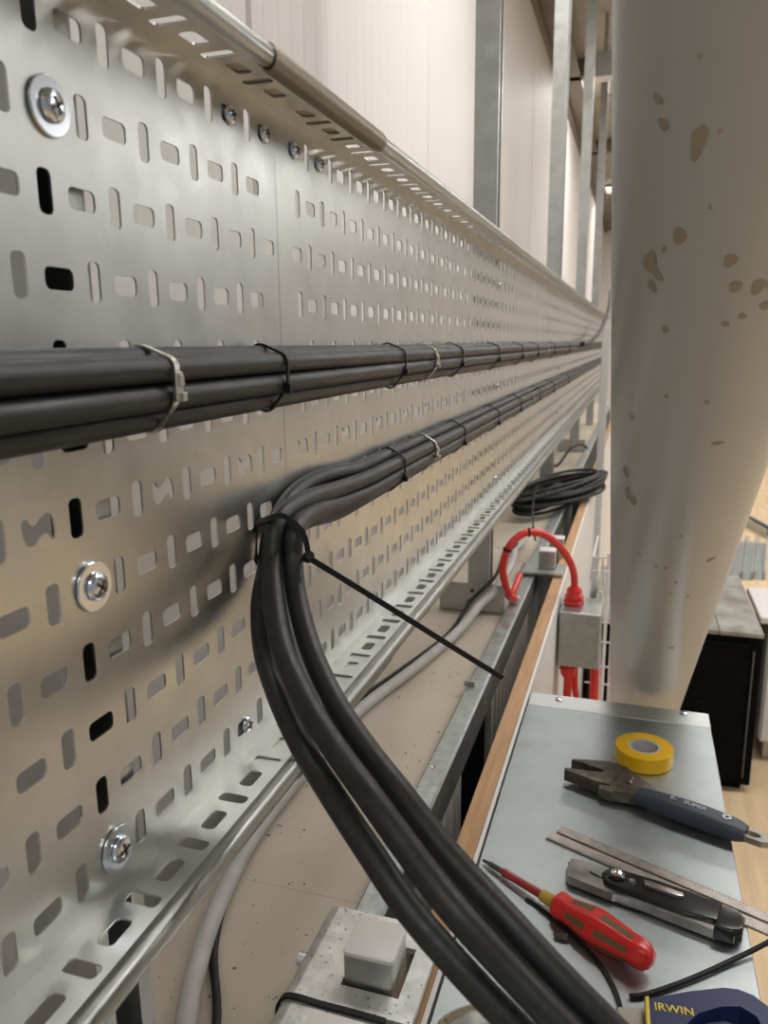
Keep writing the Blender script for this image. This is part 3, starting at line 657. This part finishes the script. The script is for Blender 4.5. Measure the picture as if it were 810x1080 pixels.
# ================================================================== WHITE BRACE TUBE (114 mm, raking down away from the camera)
d = Vector((0.003, 0.791, -0.612)).normalized(); A0 = Vector((0.289, 1.182, 1.0)); 
top = A0 - d*2.6; bot = A0 + d*1.55
t = Thing('brace_tube', bot, 'big glossy white round brace tube with rusty spots, raking down behind the tool box lid', 'brace')
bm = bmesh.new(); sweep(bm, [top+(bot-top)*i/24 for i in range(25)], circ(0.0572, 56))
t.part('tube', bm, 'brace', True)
c1 = d.cross(Vector((1, 0, 0))).normalized(); c2 = d.cross(c1)
for sa, ang, hw, hl in [(-1.012, 21.8, 0.0029, 0.0059), (-1.013, 37.5, 0.0022, 0.003), (-1.023, 41.0, 0.0023, 0.0024), (-0.959, 25.6, 0.0035, 0.0045), (-0.935, 39.6, 0.0038, 0.0080), (-0.929, 34.7, 0.0028, 0.0036), (-0.92, 37.6, 0.0028, 0.004), (-0.948, 2.4, 0.0032, 0.0036), (-0.931, -2.0, 0.0033, 0.0033), (-0.929, -12.1, 0.0035, 0.0047), (-0.914, -18.0, 0.0028, 0.0037), (-0.909, -7.9, 0.0018, 0.0022), (-0.904, -0.7, 0.0018, 0.0022), (-0.892, 27.9, 0.0021, 0.0023), (-0.948, 32.3, 0.0015, 0.0023), (-0.68, 47.6, 0.0025, 0.0120), (-0.676, 41.3, 0.0033, 0.0083), (-1.045, 25.2, 0.0007, 0.0011), (-1.016, 14.7, 0.0007, 0.0012), (-0.979, 14.2, 0.0008, 0.0015), (-0.71, 50.8, 0.003, 0.0074), (-0.787, -10.4, 0.0034, 0.0024), (-0.833, 23.4, 0.0013, 0.0022), (-0.834, 0.5, 0.0012, 0.0022), (-0.789, 46.4, 0.0013, 0.0034), (-0.647, 0.9, 0.0016, 0.0025), (-0.575, 15.9, 0.0018, 0.0025), (-0.546, -2.7, 0.0018, 0.003), (-0.516, 0.2, 0.0018, 0.003), (-0.507, -15.5, 0.002, 0.003), (-0.341, -12.0, 0.0036, 0.004), (-0.577, 8.0, 0.0018, 0.003), (-0.587, -28.6, 0.0050, 0.003), (-0.584, 31.2, 0.0014, 0.003), (-1.006, 22.6, 0.0027, 0.0048), (-0.929, -18.0, 0.0026, 0.0030)]:
    bm = bmesh.new(); ctr = None; ring = []; ph = random.uniform(0, 6)
    def onp(da, ds):
        a_ = math.radians(ang)+da/0.0572; return A0+d*(sa+ds)+(c1*math.cos(a_)+c2*math.sin(a_))*0.05742
    ctr = bm.verts.new(onp(0, 0))
    for i in range(14):
        th = 2*PI*i/14; k = 1+0.16*math.sin(2*th+ph)+0.10*math.sin(3*th+2*ph)
        ring.append(bm.verts.new(onp(hw*k*math.cos(th), hl*k*math.sin(th))))
    for i in range(14): bm.faces.new((ctr, ring[i], ring[(i+1) % 14]))
    t.part('rust_spot', bm, 'rust', True)
t.part('foot_plate', obox(bmesh.new(), bot, (1, 0, 0), d.cross(Vector((1, 0, 0))), d, 0.09, 0.09, 0.006, 0.002), 'white')

# ================================================================== TOOL BOX LID (galvanised trunking)
t = Thing('metal_trunking', (0.245, 0.3, 0.84), 'galvanised metal trunking box whose flat lid carries the tools', 'trunking')
t.part('lid', B(0.1250, 0.3650, -0.25, 1.030, 0.9975, 1.0, bev=0.0008), 'lid')
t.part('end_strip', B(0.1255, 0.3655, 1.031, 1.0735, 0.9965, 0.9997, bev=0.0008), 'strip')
t.part('side_wall', B(0.1255, 0.1275, -0.25, 1.073, 0.84, 0.9965), 'lid'); t.part('side_wall', B(0.3630, 0.3650, -0.25, 1.073, 0.84, 0.9965), 'lid')
t.part('end_wall', B(0.1275, 0.3630, 1.071, 1.073, 0.84, 0.9965), 'lid'); t.part('base_plate', B(0.1255, 0.365, -0.25, 1.073, 0.838, 0.84), 'lid')
for x, y in ((0.166, 1.058), (0.333, 1.064)):
    sc = t.part('lid_screw', lathe(bmesh.new(), [(0.0052, 0), (0.0052, 0.0014), (0.0035, 0.0028), (0, 0.0032)], 16, (x, y, 0.9997)), 'zinc', True)
    t.part('slot', B(x-0.0035, x+0.0035, y-0.0006, y+0.0006, 1.0024, 1.0031), 'darksteel', parent=sc)
for yy in (0.05, 0.95):
    solo('support_stand', B(0.20, 0.30, yy-0.04, yy+0.04, 0.0, 0.838, bev=0.003), 'strut', 'grey steel support leg under the %s end of the metal trunking' % ('near' if yy < 0.5 else 'far'), 'support', 'supports under the trunking')

# ------------------------------------------------------------------ yellow tape
t = Thing('tape_roll', (0.280, 0.919, 1.0), 'roll of yellow insulating tape with a grey card core', 'tape')
c = (0.280, 0.919, 1.0003)
t.part('tape', lathe(bmesh.new(), [(0.0185, 0.0005), (0.0330, 0.0), (0.0338, 0.0008), (0.0338, 0.0185), (0.0332, 0.0192), (0.0185, 0.0190), (0.0185, 0.0005)], 56, c), 'yellow', True)
t.part('core', lathe(bmesh.new(), [(0.0160, 0.0), (0.0185, 0.0), (0.0185, 0.0188), (0.0160, 0.0188), (0.0160, 0.0)], 44, c), 'card', True)

# ------------------------------------------------------------------ adjustable wrench
t = Thing('adjustable_wrench', (0.30, 0.82, 1.0), 'dark adjustable wrench with a blue-grey rubber handle', 'wrench')
e1 = Vector((0.396-0.262, 0.7745-0.826, 0)).normalized(); e2 = Vector((-e1.y, e1.x, 0)); w0 = Vector((0.262, 0.824, 1.0))
MW = Matrix(((e1.x, e2.x, 0, w0.x), (e1.y, e2.y, 0, w0.y), (0, 0, 1, 1.0), (0, 0, 0, 1)))
def wl_(x, y):   # world point to wrench frame
    p = Vector((x, y, 0))-Vector((w0.x, w0.y, 0)); return (p.dot(e1), p.dot(e2))
# head, fixed upper jaw
head = [wl_(*p) for p in ((0.198, 0.871), (0.240, 0.878), (0.262, 0.870), (0.268, 0.855), (0.283, 0.842), (0.292, 0.833), (0.288, 0.812), (0.266, 0.815), (0.246, 0.811), (0.231, 0.815), (0.229, 0.822), (0.236, 0.836), (0.243, 0.852), (0.232, 0.858), (0.198, 0.866))]
t.part('head', prism(bmesh.new(), head, 0.003, 0.016, 0.0018, 2, MW), 'darksteel', True)
jaw = [wl_(*p) for p in ((0.192, 0.844), (0.220, 0.842), (0.235, 0.8445), (0.244, 0.866), (0.256, 0.864), (0.249, 0.840), (0.243, 0.822), (0.228, 0.824), (0.214, 0.830), (0.192, 0.839))]
t.part('sliding_jaw', prism(bmesh.new(), jaw, 0.004, 0.0185, 0.0012, 2, MW), 'darksteel', True, label='sliding jaw, slightly raised')
kn = lathe(bmesh.new(), [(0.0, -0.007), (0.0052, -0.007), (0.0058, -0.004), (0.0052, -0.0035), (0.0058, -0.002), (0.0052, -0.0005), (0.0058, 0.001), (0.0052, 0.0025), (0.0058, 0.004), (0.0052, 0.007), (0, 0.007)], 16, (0.264, 0.841, 1.0125), (0.25, 1, 0))
t.part('knurled_screw', kn, 'darksteel', True)
# handle: tapering rounded bar
hp = []; sc = []
for i in range(13):
    q = i/12; hp.append(Vector((0.012+q*0.112, -0.0005+0.001*math.sin(q*PI), 1.0115-1.0)) )
    sc.append(0.86+0.36*math.sin(q*PI*0.9)**0.8 if i < 12 else 0.80)
hp = [MW @ v for v in hp]
t.grip = t.part('rubber_grip', sweep(bmesh.new(), hp, [(x*1.0, y) for x, y in rrect(0.0250, 0.0165, 0.0075, 4)], up=e2, scales=sc), 'wrenchgrip', True)
t.part('handle_web', prism(bmesh.new(), [(-0.006, -0.009), (0.020, -0.0075), (0.020, 0.0075), (-0.006, 0.010)], 0.005, 0.0155, 0.002, 2, MW), 'darksteel', True)
endp = plate_hole(bmesh.new(), [(0.118, -0.0085), (0.140, -0.0085), (0.147, -0.004), (0.148, 0.0), (0.147, 0.004), (0.140, 0.0085), (0.118, 0.0085)], [(0.1295+0.0085*math.cos(a*PI/8), 0.0045*math.sin(a*PI/8)) for a in range(16)], 0.007, 0.0135)
bmesh.ops.transform(endp, matrix=MW, verts=endp.verts); t.part('hanging_end', endp, 'kgrey', label='bare steel end with oval hanging hole')
t.part('eyelet', lathe(bmesh.new(), [(0.0022, -0.002), (0.0022, 0.001), (0.0046, 0.001), (0.0046, 0.0)], 18, MW @ Vector((0.104, 0.002, 0.0206)), (0, 0, 1)), 'zinc', True, label='bright steel eyelet')
bm = text_mesh('E-   SUPER', 0.0085, 0.0003)
bmesh.ops.transform(bm, matrix=MW @ Matrix.Translation((0.046, -0.001, 0.0218)), verts=bm.verts)
t.part('worn_lettering', bm, 'print', parent=t.grip)

# ------------------------------------------------------------------ steel rule (two blades side by side)
t = Thing('steel_rule', (0.29, 0.70, 1.0), 'brown-grey folding steel rule lying under the cutter', 'rule')
a = Vector((0.1925, 0.7390, 0)); b = Vector((0.4250, 0.6435, 0)); ex = (b-a).normalized(); ey = Vector((-ex.y, ex.x, 0)); L = (b-a).length
for k, (o0, zt) in enumerate(((0.0014, 0.0030), (-0.0136, 0.0026))):
    bm = bmesh.new(); st = 0.0 if k == 0 else -0.004
    obox(bm, a+ex*(L/2+st)+ey*(o0+0.0062)+Vector((0, 0, 1.0+zt/2)), ex, ey, (0, 0, 1), L/2, 0.0062, zt/2, 0.0004)
    bl = t.part('blade', bm, 'rulersteel')
    bm = bmesh.new()
    for i in range(int(L/0.003)):
        ln = 0.0032 if i % 5 == 0 else 0.0018
        obox(bm, a+ex*(st+0.004+i*0.003)+ey*(o0+0.0120-ln/2 if k == 0 else o0+0.0004+ln/2)+Vector((0, 0, 1.0+zt+0.00006)), ex, ey, (0, 0, 1), 0.00022, ln/2, 0.00006)
    t.part('scale_marks', bm, 'tie', parent=bl, kind='stuff')

# ------------------------------------------------------------------ utility knife
kz = 0.0032
k0 = Vector((0.2085, 0.6770, 0)); k1 = Vector((0.3595, 0.6400, 0)); ex = (k1-k0).normalized(); ey = Vector((-ex.y, ex.x, 0))
MK = Matrix(((ex.x, ey.x*1.17, 0, k0.x), (ex.y, ey.y*1.17, 0, k0.y), (0, 0, 1, 1.0+kz), (0, 0, 0, 1)))
t = Thing('utility_knife', (0.285, 0.66, 1.0), 'grey and black utility knife with a blunt metal nose', 'knife')
body = [(0.000, 0.0115), (0.006, 0.0125), (0.050, 0.0135), (0.080, 0.0140), (0.110, 0.0135), (0.135, 0.0125), (0.150, 0.0105), (0.1545, 0.004), (0.1545, -0.008), (0.150, -0.0135), (0.135, -0.0150), (0.110, -0.0140), (0.080, -0.0125), (0.052, -0.0120), (0.048, -0.0140), (0.044, -0.0125), (0.006, -0.0125), (0.001, -0.0050)]
t.part('metal_body', prism(bmesh.new(), body, -0.0010, 0.0075, 0.0012, 2, MK), 'kgrey', True)
up_ = [(0.037, 0.0100), (0.048, 0.0128), (0.080, 0.0136), (0.110, 0.0133), (0.137, 0.0120), (0.137, -0.0070), (0.124, -0.0085), (0.110, -0.0100), (0.080, -0.0095), (0.050, -0.0090), (0.038, -0.0070), (0.033, 0.001)]
t.part('black_grip', prism(bmesh.new(), up_, 0.0072, 0.0125, 0.0016, 2, MK), 'kblack', True)
t.part('end_cap', prism(bmesh.new(), [(0.134, 0.0128), (0.148, 0.0118), (0.1556, 0.005), (0.1556, -0.009), (0.148, -0.0148), (0.134, -0.0152)], -0.0014, 0.0130, 0.0022, 3, MK), 'kblack', True)
sc_ = t.part('clamp_screw', lathe(bmesh.new(), [(0.0078, 0), (0.0080, 0.0016), (0.0062, 0.0030), (0, 0.0036)], 26, MK @ Vector((0.046, 0.0030, 0.0124))), 'kblack', True)
t.part('screw_dome', lathe(bmesh.new(), [(0.0052, 0), (0.0048, 0.0014), (0.003, 0.0024), (0, 0.0028)], 22, MK @ Vector((0.046, 0.0030, 0.0152))), 'chrome', True, parent=sc_)
t.part('slide_button', prism(bmesh.new(), [(0.070, 0.0065), (0.104, 0.0055), (0.106, 0.002), (0.100, -0.0005), (0.072, 0.0005)], 0.0122, 0.0160, 0.001, 2, MK), 'kgrey', True, label='grey thumb slider')
t.part('hinge_pin', lathe(bmesh.new(), [(0.0028, 0), (0.0026, 0.0014), (0, 0.0018)], 14, MK @ Vector((0.0605, 0.0025, 0.0124))), 'chrome', True)
t.part('blade_slot', prism(bmesh.new(), [(0.022, 0.0030), (0.034, 0.0005), (0.034, -0.0012), (0.026, -0.0005), (0.021, 0.0015)], 0.0073, 0.0078, 0, 1, MK), 'tie')
t.part('blade', prism(bmesh.new(), [(-0.003, 0.0100), (0.012, 0.0085), (0.012, 0.0070), (0.000, 0.0070)], 0.0025, 0.0033, 0, 1, MK), 'chrome')
t.part('side_stripe', prism(bmesh.new(), [(0.060, -0.0099), (0.132, -0.0104), (0.132, -0.0142), (0.108, -0.0132), (0.080, -0.0116), (0.060, -0.0112)], 0.0074, 0.0082, 0, 1, MK), 'steel')

# ------------------------------------------------------------------ screwdriver
t = Thing('screwdriver', (0.20, 0.62, 1.0), 'insulated screwdriver with red and olive handle, tip pointing left', 'screwdriver')
tip = Vector((0.1285, 0.6720, 1.0036)); end = Vector((0.2815, 0.5715, 1.0172)); ax = (end-tip).normalized(); SL = (end-tip).length
q1 = t.part('tip', lathe(bmesh.new(), [(0, 0), (0.0016, 0.001), (0.0016, 0.004), (0.0028, 0.012), (0.0028, 0.030)], 12, tip, ax), 'darksteel', True)
t.part('shaft_sheath', lathe(bmesh.new(), [(0.0028, 0.027), (0.0042, 0.028), (0.0042, 0.031), (0.0036, 0.032), (0.0040, 0.080)], 16, tip, ax), 'drv_sheath', True)
t.part('collar', lathe(bmesh.new(), [(0.0040, 0.074), (0.0056, 0.075), (0.0062, 0.095)], 16, tip, ax), 'drv_yellow', True)
Hs = [(0.0, 0.090), (0.0085, 0.0905), (0.0120, 0.094), (0.0122, 0.098), (0.0112, 0.103), (0.0120, 0.112), (0.0143, 0.124), (0.0153, 0.134), (0.0146, 0.146), (0.0130, 0.158), (0.0120, 0.166), (0.0120, 0.174), (0.0108, 0.181), (0.0072, 0.1855), (0, 0.187)]
def hr(s):
    for (r0, s0), (r1, s1_) in zip(Hs, Hs[1:]):
        if s0 <= s <= s1_: return r0+(r1-r0)*(s-s0)/(s1_-s0)
    return 0
def lobed(prof, n, o, axd, off=0.0, a0=0, a1=2*PI, lob=0.05):
    q = Vector((0, 0, 1)).rotation_difference(Vector(axd)).to_matrix(); bm = bmesh.new(); rings = []
    full = abs(a1-a0-2*PI) < 1e-6
    for rad, h in prof:
        ring = []
        for i in range(n if full else n+1):
            a_ = a0+(a1-a0)*i/n; rr_ = rad*(1+lob*math.cos(6*a_))+off
            ring.append(bm.verts.new(Vector(o)+q @ Vector((rr_*math.cos(a_), rr_*math.sin(a_), h))))
        rings.append(ring)
    for A, C in zip(rings, rings[1:]):
        k = len(A)
        for i in range(k if full else k-1): bm.faces.new((A[i], A[(i+1) % k], C[(i+1) % k], C[i]))
    bmesh.ops.remove_doubles(bm, verts=bm.verts, dist=1e-6)
    return bm
hd = t.part('handle', lobed(Hs, 48, tip, ax), 'drv_red', True)
qq = Vector((0, 0, 1)).rotation_difference(ax).to_matrix()
for (sa, sb) in ((0.108, 0.130), (0.140, 0.170)):
    for k in range(6):
        ac = PI/6+k*PI/3+0.12*math.sin(k*2.3+sa*60)
        pr_ = [(hr(sa+(sb-sa)*i/6), sa+(sb-sa)*i/6) for i in range(7)]
        wdt = 0.24+0.05*math.sin(k*1.7)
        bm = lobed(pr_, 6, tip, ax, 0.00020, ac-wdt, ac+wdt)
        bmesh.ops.solidify(bm, geom=bm.faces, thickness=0.0005)
        t.part('soft_grip', bm, 'drv_olive', True, parent=hd)

# small things on the lid
solo('screw_bit', lathe(bmesh.new(), [(0, 0), (0.0020, 0.0005), (0.0030, 0.004), (0.0032, 0.0125), (0, 0.013)], 6, (0.2045, 0.5935, 1.0034), (1, -0.05, 0)), 'darksteel', 'tiny dark screwdriver bit beside the screwdriver handle', 'bit')
solo('black_tie_tail', sweep(bmesh.new(), catmull([(0.176, 0.632, 1.0012), (0.192, 0.622, 1.0014), (0.217, 0.601, 1.0016), (0.242, 0.575, 1.0020), (0.256, 0.550, 1.0024), (0.262, 0.530, 1.002)], 6), [(-0.0017, -0.0006), (0.0017, -0.0006), (0.0017, 0.0006), (-0.0017, 0.0006)], up=(0.7, 0.7, 0.1)), 'tie', 'cut black nylon strip lying just below the screwdriver', 'strip')
solo('black_rod', T([(0.268, 0.545, 1.0024), (0.282, 0.5515, 1.0026), (0.315, 0.577, 1.0030), (0.350, 0.608, 1.0040), (0.372, 0.626, 1.007), (0.42, 0.665, 1.016)], 0.0021, 8, 6), 'tie', 'thin black rod crossing the lid above the navy clamp handle', 'rod', smooth=True)

# ------------------------------------------------------------------ navy clamp handle
t = Thing('clamp_handle', (0.32, 0.50, 1.0), 'navy blue clamp handle with a yellow band in the bottom right corner', 'clamp')
outer = [(0.2790, 0.5160), (0.3090, 0.5325), (0.3330, 0.5435), (0.3430, 0.5450), (0.3530, 0.5425), (0.3640, 0.5330), (0.3760, 0.5130), (0.3800, 0.470), (0.3740, 0.430), (0.3500, 0.405), (0.3050, 0.405), (0.2860, 0.420), (0.2800, 0.460)]
hole = [(0.3040, 0.5000), (0.3140, 0.5140), (0.3300, 0.5250), (0.3430, 0.5290), (0.3530, 0.5230), (0.3600, 0.500), (0.3600, 0.470), (0.3540, 0.440), (0.3350, 0.425), (0.3120, 0.428), (0.3040, 0.450)]
bm = plate_hole(bmesh.new(), outer, hole, 1.008, 1.030)
es = [e for e in bm.edges if len(e.link_faces) == 2 and e.calc_face_angle(0) > 1.0 and abs(e.verts[0].co.z-e.verts[1].co.z) < 1e-5]
bmesh.ops.bevel(bm, geom=es, offset=0.003, segments=3, affect='EDGES', profile=0.5)
body = t.part('handle_body', bm, 'blue', True)
t.part('trigger', prism(bmesh.new(), [(0.318, 0.512), (0.332, 0.518), (0.345, 0.514), (0.346, 0.486), (0.336, 0.466), (0.322, 0.470)], 1.012, 1.026, 0.002), 'blue', True)
t.part('yellow_band', prism(bmesh.new(), [(0.2772, 0.5163), (0.2800, 0.5178), (0.2818, 0.470), (0.2790, 0.470)], 1.005, 1.0318, 0.0008), 'gold', True)
t.part('jaw_pad', prism(bmesh.new(), [(0.2580, 0.510), (0.2765, 0.515), (0.2785, 0.470), (0.262, 0.466)], 1.004, 1.024, 0.0025), 'clear', True, label='translucent grey-brown jaw pad')
bm = text_mesh('IRWIN', 0.0094, 0.0003); ed = Vector((0.0370, 0.0035, 0)).normalized(); en = Vector((-ed.y, ed.x, 0))
bmesh.ops.transform(bm, matrix=Matrix(((ed.x, en.x, 0, 0.2838), (ed.y, en.y, 0, 0.5075), (0, 0, 1, 1.0303), (0, 0, 0, 1))), verts=bm.verts)
t.part('lettering', bm, 'gold', parent=body, label='yellow lettering')
# shiny dish in the corner
t = Thing('metal_dish', (0.176, 0.452, 1.0), 'shiny round metal dish at the bottom edge behind the cables', 'dish')
t.part('rim', lathe(bmesh.new(), [(0.040, 0.004), (0.043, 0.0), (0.047, 0.001), (0.0485, 0.005), (0.047, 0.0105), (0.0435, 0.013), (0.0405, 0.011), (0.040, 0.004)], 48, (0.176, 0.452, 1.0)), 'chrome', True)
t.part('bowl', lathe(bmesh.new(), [(0.0405, 0.009), (0.036, 0.003), (0.024, 0.0012), (0, 0.0010)], 48, (0.176, 0.452, 1.0)), 'steel', True)

# ================================================================== RIGHT BACKGROUND
t = Thing('black_cabinet', (0.41, 2.95, 0), 'black storage cabinet with a weathered grey plank top behind the white tube', 'cabinet')
t.part('carcass', B(0.145, 0.684, 2.63, 3.30, 0.03, 0.558, bev=0.004), 'black')
t.part('plinth', prism(bmesh.new(), [(0.16, 2.66), (0.66, 2.66), (0.66, 3.28), (0.16, 3.28)], 0, 0.03), 'black')
dr = t.part('door', B(0.16, 0.645, 2.618, 2.631, 0.05, 0.535, bev=0.002), 'black')
t.part('latch', B(0.49, 0.54, 2.610, 2.619, 0.285, 0.325, bev=0.002), 'black', parent=dr)
t.part('edge_trim', B(0.655, 0.660, 2.622, 2.632, 0.06, 0.51, bev=0.001), 'rib', label='grey vertical edge line')
for k in range(4):
    x0 = 0.146+k*0.1345
    t.part('plank', B(x0, x0+0.1325, 2.62, 3.30, 0.560, 0.574, bev=0.0015), 'greytop')
def channel_piece(x, y0, y1, w, h, z0, ang, label):
    t = Thing('steel_channel', (x, (y0+y1)/2, z0), label, 'steel channel', 'galvanised channel offcuts on the floor')
    o = [(-w/2, 0), (w/2, 0), (w/2, h), (w/2-0.012, h), (w/2-0.012, h-0.003), (w/2-0.004, h-0.003), (w/2-0.004, 0.004), (-w/2+0.004, 0.004), (-w/2+0.004, h-0.003), (-w/2+0.012, h-0.003), (-w/2+0.012, h), (-w/2, h)]
    bm = prism(bmesh.new(), o, -(y1-y0)/2, (y1-y0)/2)
    bmesh.ops.transform(bm, matrix=Matrix.Translation((x, (y0+y1)/2, z0)) @ Matrix.Rotation(ang, 4, 'Z') @ Matrix(((1, 0, 0, 0), (0, 0, 1, 0), (0, 1, 0, 0), (0, 0, 0, 1))), verts=bm.verts)
    t.part('channel', bm, 'lid')
for i, (x, l) in enumerate(((0.93, 'left'), (1.005, 'middle'), (1.08, 'right'))):
    channel_piece(x+0.06, 5.22+0.03*i, 6.30, 0.066, 0.05, 0.0, -0.15, 'galvanised channel offcut on the far floor, %s one of the front three' % l)
for i, (x, l) in enumerate(((1.22, 'left'), (1.31, 'right'))):
    channel_piece(x+0.12*i, 6.45, 7.1, 0.08, 0.07, 0.0, 0.25-0.4*i, 'galvanised channel offcut on the floor beyond the others, %s one of two' % l)
t = Thing('white_crate', (0.9, 3.0, 0), 'pale crate just right of the black cabinet', 'crate')
t.part('crate_body', B(0.735, 1.15, 2.86, 3.18, 0.08, 0.53, bev=0.01), 'white'); t.part('crate_lid', B(0.70, 1.17, 2.84, 3.20, 0.535, 0.56, bev=0.004), 'cap')
for fx in (0.76, 1.12):
    t.part('foot', B(fx, fx+0.02, 2.9, 3.1, 0, 0.08), 'strut')
